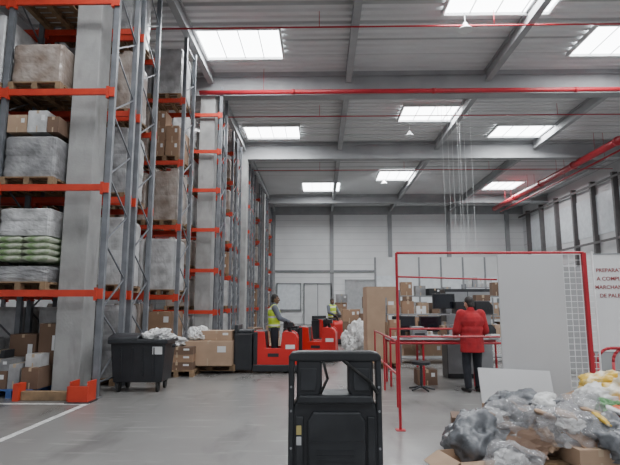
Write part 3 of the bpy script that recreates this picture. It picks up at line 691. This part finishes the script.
e=empty('equipment_cabinet',(3.3,11.6,0),'dark metal equipment cabinet with shelves','cabinet')
put(MB().bx(-.5,.5,-.25,.25,0,1.95).mesh('cabinet_body',['darkmetal']),'cabinet_body',parent=e,bevel=.01)
for sx in(-1,1):
    put(MB().bx(min(sx*.01,sx*.49),max(sx*.01,sx*.49),-.27,-.251,.1,1.88).mesh('cabinet_door',['grey']),'cabinet_door',parent=e)
e=empty('stool',(1.9,9.75,0),'black work stool with a round seat','stool')
put(MB().cyl((0,0,.48),(0,0,.54),.18,None,20).mesh('seat',['black']),'seat',parent=e,bevel=.01)
put(MB().cyl((0,0,.08),(0,0,.48),.025).mesh('column',['darkmetal']),'column',parent=e)
m=MB()
for i in range(5):
    a=i*math.tau/5; m.cyl((0,0,.08),(.25*math.cos(a),.25*math.sin(a),.03),.022,.016,8)
put(m.mesh('foot_star',['darkmetal']),'foot_star',parent=e)

# ---------------------------------------------------------------- mid-ground cartons
carton(1.60,13.6,0.146,.80,.75,1.92,'card2',.05,'tall pale brown cardboard carton standing on a pallet')
pallet(1.60,13.6,0,.05,label='wooden pallet under tall cartons')
def stackgroup(x,y,nx,nz,w,h,g):
    for i in range(nx):
        ww=w*U(.75,1); z=0
        for k in range(max(1,nz-random.choice([0,1,1,2]))):
            hh=h*U(.7,1.15)
            carton(x+i*(w+.02)+U(-.03,.03),y+U(-.05,.05),z,ww,w*.85,hh,random.choice(['card','card2','card3','filmg' if R()<.4 else 'card']),U(-.08,.08),group=g); z+=hh+.003
stackgroup(1.15,20,2,5,.6,.5,'cartons in the middle of the hall')
stackgroup(2.75,15.6,2,4,.6,.42,'cartons beside the tall carton')
stackgroup(1.0,24,4,5,.6,.5,'cartons at the far end')
stackgroup(3.0,18.5,3,4,.6,.45,'cartons behind the workbench')
stackgroup(-2.3,18.2,2,3,.6,.45,'cartons beyond the trucks')
bag(1.25,17.6,0,.45,.45,.6,'bag_white',31,'large white plastic sack full of packaging')
bag(2.15,17.6,0,.42,.4,.5,'bag_white',33,'large white plastic sack standing on the floor')
def shelving(x,y,w,h,label,mts):
    e=empty('shelving_unit',(x,y,0),label,'shelving','shelving units')
    for sx in(-w/2,w/2):
        for yy in (-.3,.3): put(MB().bx(sx-.03,sx+.03,yy-.03,yy+.03,0,h).mesh('post',['galv']),'post',parent=e)
    n=4
    for i in range(n):
        z=.15+i*(h-.3)/(n-1)
        put(MB().bx(-w/2,w/2,-.32,.32,z-.03,z).mesh('shelf',['grey']),'shelf',parent=e)
        if z<.5: continue
        xx=-w/2+.25
        while xx<w/2-.2:
            hh=U(.15,(h-.3)/(n-1)-.1); ww=U(.2,.4)
            if R()<.85: carton(x+xx,y+U(-.08,.08),z,ww,.4,hh,random.choice(mts),U(-.15,.15),group='cartons on shelving',label='small carton on metal shelving')
            xx+=ww+.08
for i in range(3): shelving(3.2+i*2.2,14.4+.4*i,2.0,2.0,'grey metal shelving unit filled with cartons',['card','card2','card3','black','grey','film','filmg'])
for i in range(2): shelving(8.2+i*2.5,25,2.2,2.6,'tall grey metal shelving unit filled with goods',['card','film','card3','grey'])
e=empty('glazed_partition',(8.5,30,0),'long pale office partition with a strip of glazing','partition')
put(MB().bx(-5.2,5.2,-.06,.06,0,1.3).mesh('lower_panel',['white']),'lower_panel',parent=e)
put(MB().bx(-5.2,5.2,-.06,.06,3.3,4.4).mesh('upper_panel',['white']),'upper_panel',parent=e)
put(MB().bx(-5.2,5.2,-.02,.02,1.3,3.3).mesh('glazing',['glass']),'glazing',parent=e)
for i in range(9):
    xx=-5.2+i*1.3
    put(MB().bx(xx-.05,xx+.05,-.08,.08,0,4.4).mesh('mullion',['grey']),'mullion',parent=e)

# ---------------------------------------------------------------- rubbish heap
pallet(2.15,5.35,0,.1,label='wooden pallet under the rubbish heap')
pallet(3.0,5.5,0,-.1,label='wooden pallet under the rubbish heap'); 
def open_carton(x,y,z,w,d,h,mt,rz,label):
    e=empty('open_carton',(x,y,z),label,'carton',rot=(0,0,rz)); t_=.006
    put(MB().bx(-w/2,w/2,-d/2,d/2,0,t_).bx(-w/2,-w/2+t_,-d/2,d/2,0,h).bx(w/2-t_,w/2,-d/2,d/2,0,h).bx(-w/2,w/2,-d/2,-d/2+t_,0,h).bx(-w/2,w/2,d/2-t_,d/2,0,h).mesh('box_body',[mt]),'box_body',parent=e)
    for sx,an in((-1,.5),(1,.9)):
        put(MB().box((0,0,0),(.18,d,t_)).mesh('flap',[mt]),'flap',(sx*(w/2+.09*math.cos(an)),0,h-.09*math.sin(an)),(0,sx*an,0),parent=e)
    put(MB().box((0,0,0),(w,.16,t_)).mesh('flap',[mt]),'flap',(0,-d/2-.05,h-.06),(.9,0,0),parent=e)
open_carton(1.42,5.0,0,.46,.42,.20,'card2',.25,'open brown carton on the floor beside the heap')
carton(1.62,5.75,0,.36,.34,.40,'card3',-.2)
carton(2.75,5.85,.146,.32,.3,.36,'card',-.1); carton(2.5,4.98,.146,.4,.4,.16,'card2',.1)
carton(2.42,5.85,.15,.40,.3,.40,'card3',.3); carton(2.2,5.4,.146,.45,.4,.20,'card',-.3); carton(2.02,5.85,.15,.3,.3,.34,'card2',.2)
carton(3.15,5.35,.146,.45,.45,.24,'card',.2); carton(3.5,6.0,.0,.5,.45,.40,'card2',.0)
carton(2.62,5.6,.146,.3,.3,.34,'card2',.5)
def flatcard(x,y,z,w,h,rot,label='torn flat sheet of brown cardboard on the heap',mt='card2'):
    m=MB(); n=6
    vs=[];fs=[]
    for i in range(n+1):
        for j in range(n+1):
            a=i/n-.5;b=j/n-.5
            vs.append((a*w+(.03*noise.noise(Vector((b*9,a,z*5))) if i in(0,n) else 0),b*h,noise.noise(Vector((a*3+x,b*3+y,0)))*.05))
    for i in range(n):
        for j in range(n): k=i*(n+1)+j; fs.append((k,k+1,k+n+2,k+n+1))
    m.add(vs,fs); o=put(m.mesh('cardboard_sheet',[mt]),'cardboard_sheet',(x,y,z),rot,label=label,cat='cardboard')
    s=o.modifiers.new('s','SOLIDIFY'); s.thickness=.006
flatcard(2.55,5.0,.40,.44,.3,(.5,-.2,.5),mt='card'); flatcard(2.9,5.8,.53,.35,.3,(.8,-.2,.3)); flatcard(1.95,4.95,.34,.36,.26,(.7,.3,-.4),mt='card3'); flatcard(2.2,5.55,.56,.40,.30,(.35,.1,.2),mt='card')
B=dict(amp=.24,smooth=True)
bag(1.62,5.35,.05,.34,.32,.30,'bag_grey',44,'grey plastic bag of waste beside the heap',**B)
bag(1.98,5.30,.13,.34,.32,.32,'bag_clear',41,'bulging clear plastic bag of waste film',**B)
bag(2.35,5.15,.28,.34,.30,.22,'bag_clear',43,'clear plastic bag heaped on cartons',**B)
bag(2.08,5.65,.36,.28,.22,.20,'bag_grey',45,'dark grey plastic film on top of cartons',**B)
bag(2.40,5.60,.42,.22,.2,.15,'bag_white',46,'white crumpled plastic bag on top of cartons',**B)
bag(2.64,5.40,.18,.30,.30,.30,'bag_clear',47,'clear plastic bag slumped in the heap',**B)
bag(1.75,4.85,.03,.26,.22,.19,'bag_clear',49,'small clear plastic bag at the edge of the heap',**B)
bag(2.75,5.00,.18,.30,.28,.24,'bag_grey',50,'grey plastic bag of waste film',**B)
bag(3.08,4.88,.10,.34,.3,.32,'bag_grey',51,'dark grey plastic bag of waste',**B)
for i,(x,y,z,mt) in enumerate([(2.0,5.25,.26,'bag_grey'),(2.4,5.1,.32,'bag_white'),(2.7,5.35,.28,'card2'),(2.1,5.1,.23,'card2'),(2.55,5.3,.28,'bag_grey'),(1.72,4.85,.08,'bag_white'),(1.85,5.35,.28,'card3'),(2.25,5.25,.33,'card3')]):
    bag(x,y,z,.15,.15,.12,mt,71+i*1.9,'crumpled film scrap inside a clear bag',name='packaging_scrap',cat='scrap',sub=4)
PK={}
for i in range(24):
    x=U(1.7,3.1); y=U(4.95,5.75); z=.40+.10*min(1,(x-1.7)/.5)+U(-.03,.06)
    mt=random.choice(['bag_white','bag_grey','bag_white','film','card2','bag_yellow','bag_green','bag_orange'] if x>2.4 else ['bag_white','bag_grey','film','card2','card','bag_grey'])
    if mt not in PK: PK[mt]=sack_mesh(.19,.13,.045,mt)
    put(PK[mt],'packet',(x,y,z),(U(-.5,.5),U(-.5,.5),U(0,3)),label='small flat plastic packet lying on the rubbish heap',cat='packet',group='packets on the rubbish heap')
bag(2.98,5.38,.38,.17,.16,.16,'bag_green',53,'crumpled green plastic packaging',**B)
bag(3.15,5.28,.42,.22,.16,.15,'bag_orange',55,'crumpled orange plastic packaging',**B)
bag(3.28,5.12,.36,.20,.16,.16,'bag_green',56,'crumpled green plastic packaging on the heap',**B)
bag(3.02,5.66,.44,.28,.24,.20,'bag_white',57,'white plastic sack on top of the heap',**B)
bag(3.34,5.55,.42,.30,.24,.28,'bag_yellow',59,'yellow and white plastic sack on top of the heap',**B)
bag(3.28,5.92,.58,.30,.24,.17,'bag_yellow',58,'yellow and white plastic sack on top of the heap',**B)
bag(3.56,5.85,.52,.28,.24,.20,'bag_white',61,'white plastic sack on top of the heap',**B)

# ---------------------------------------------------------------- world, camera
w=bpy.data.worlds.new('world'); bpy.context.scene.world=w; w.use_nodes=True
w.node_tree.nodes['Background'].inputs[0].default_value=(.92,.94,1,1); w.node_tree.nodes['Background'].inputs[1].default_value=0.6
cam=bpy.data.cameras.new('camera'); co=bpy.data.objects.new('camera',cam); COL.objects.link(co)
co.location=(0,0,1.6); co.rotation_euler=(math.radians(90+8.2),0,math.radians(1.15)); cam.lens=500/620*36; cam.sensor_width=36
bpy.context.scene.camera=co
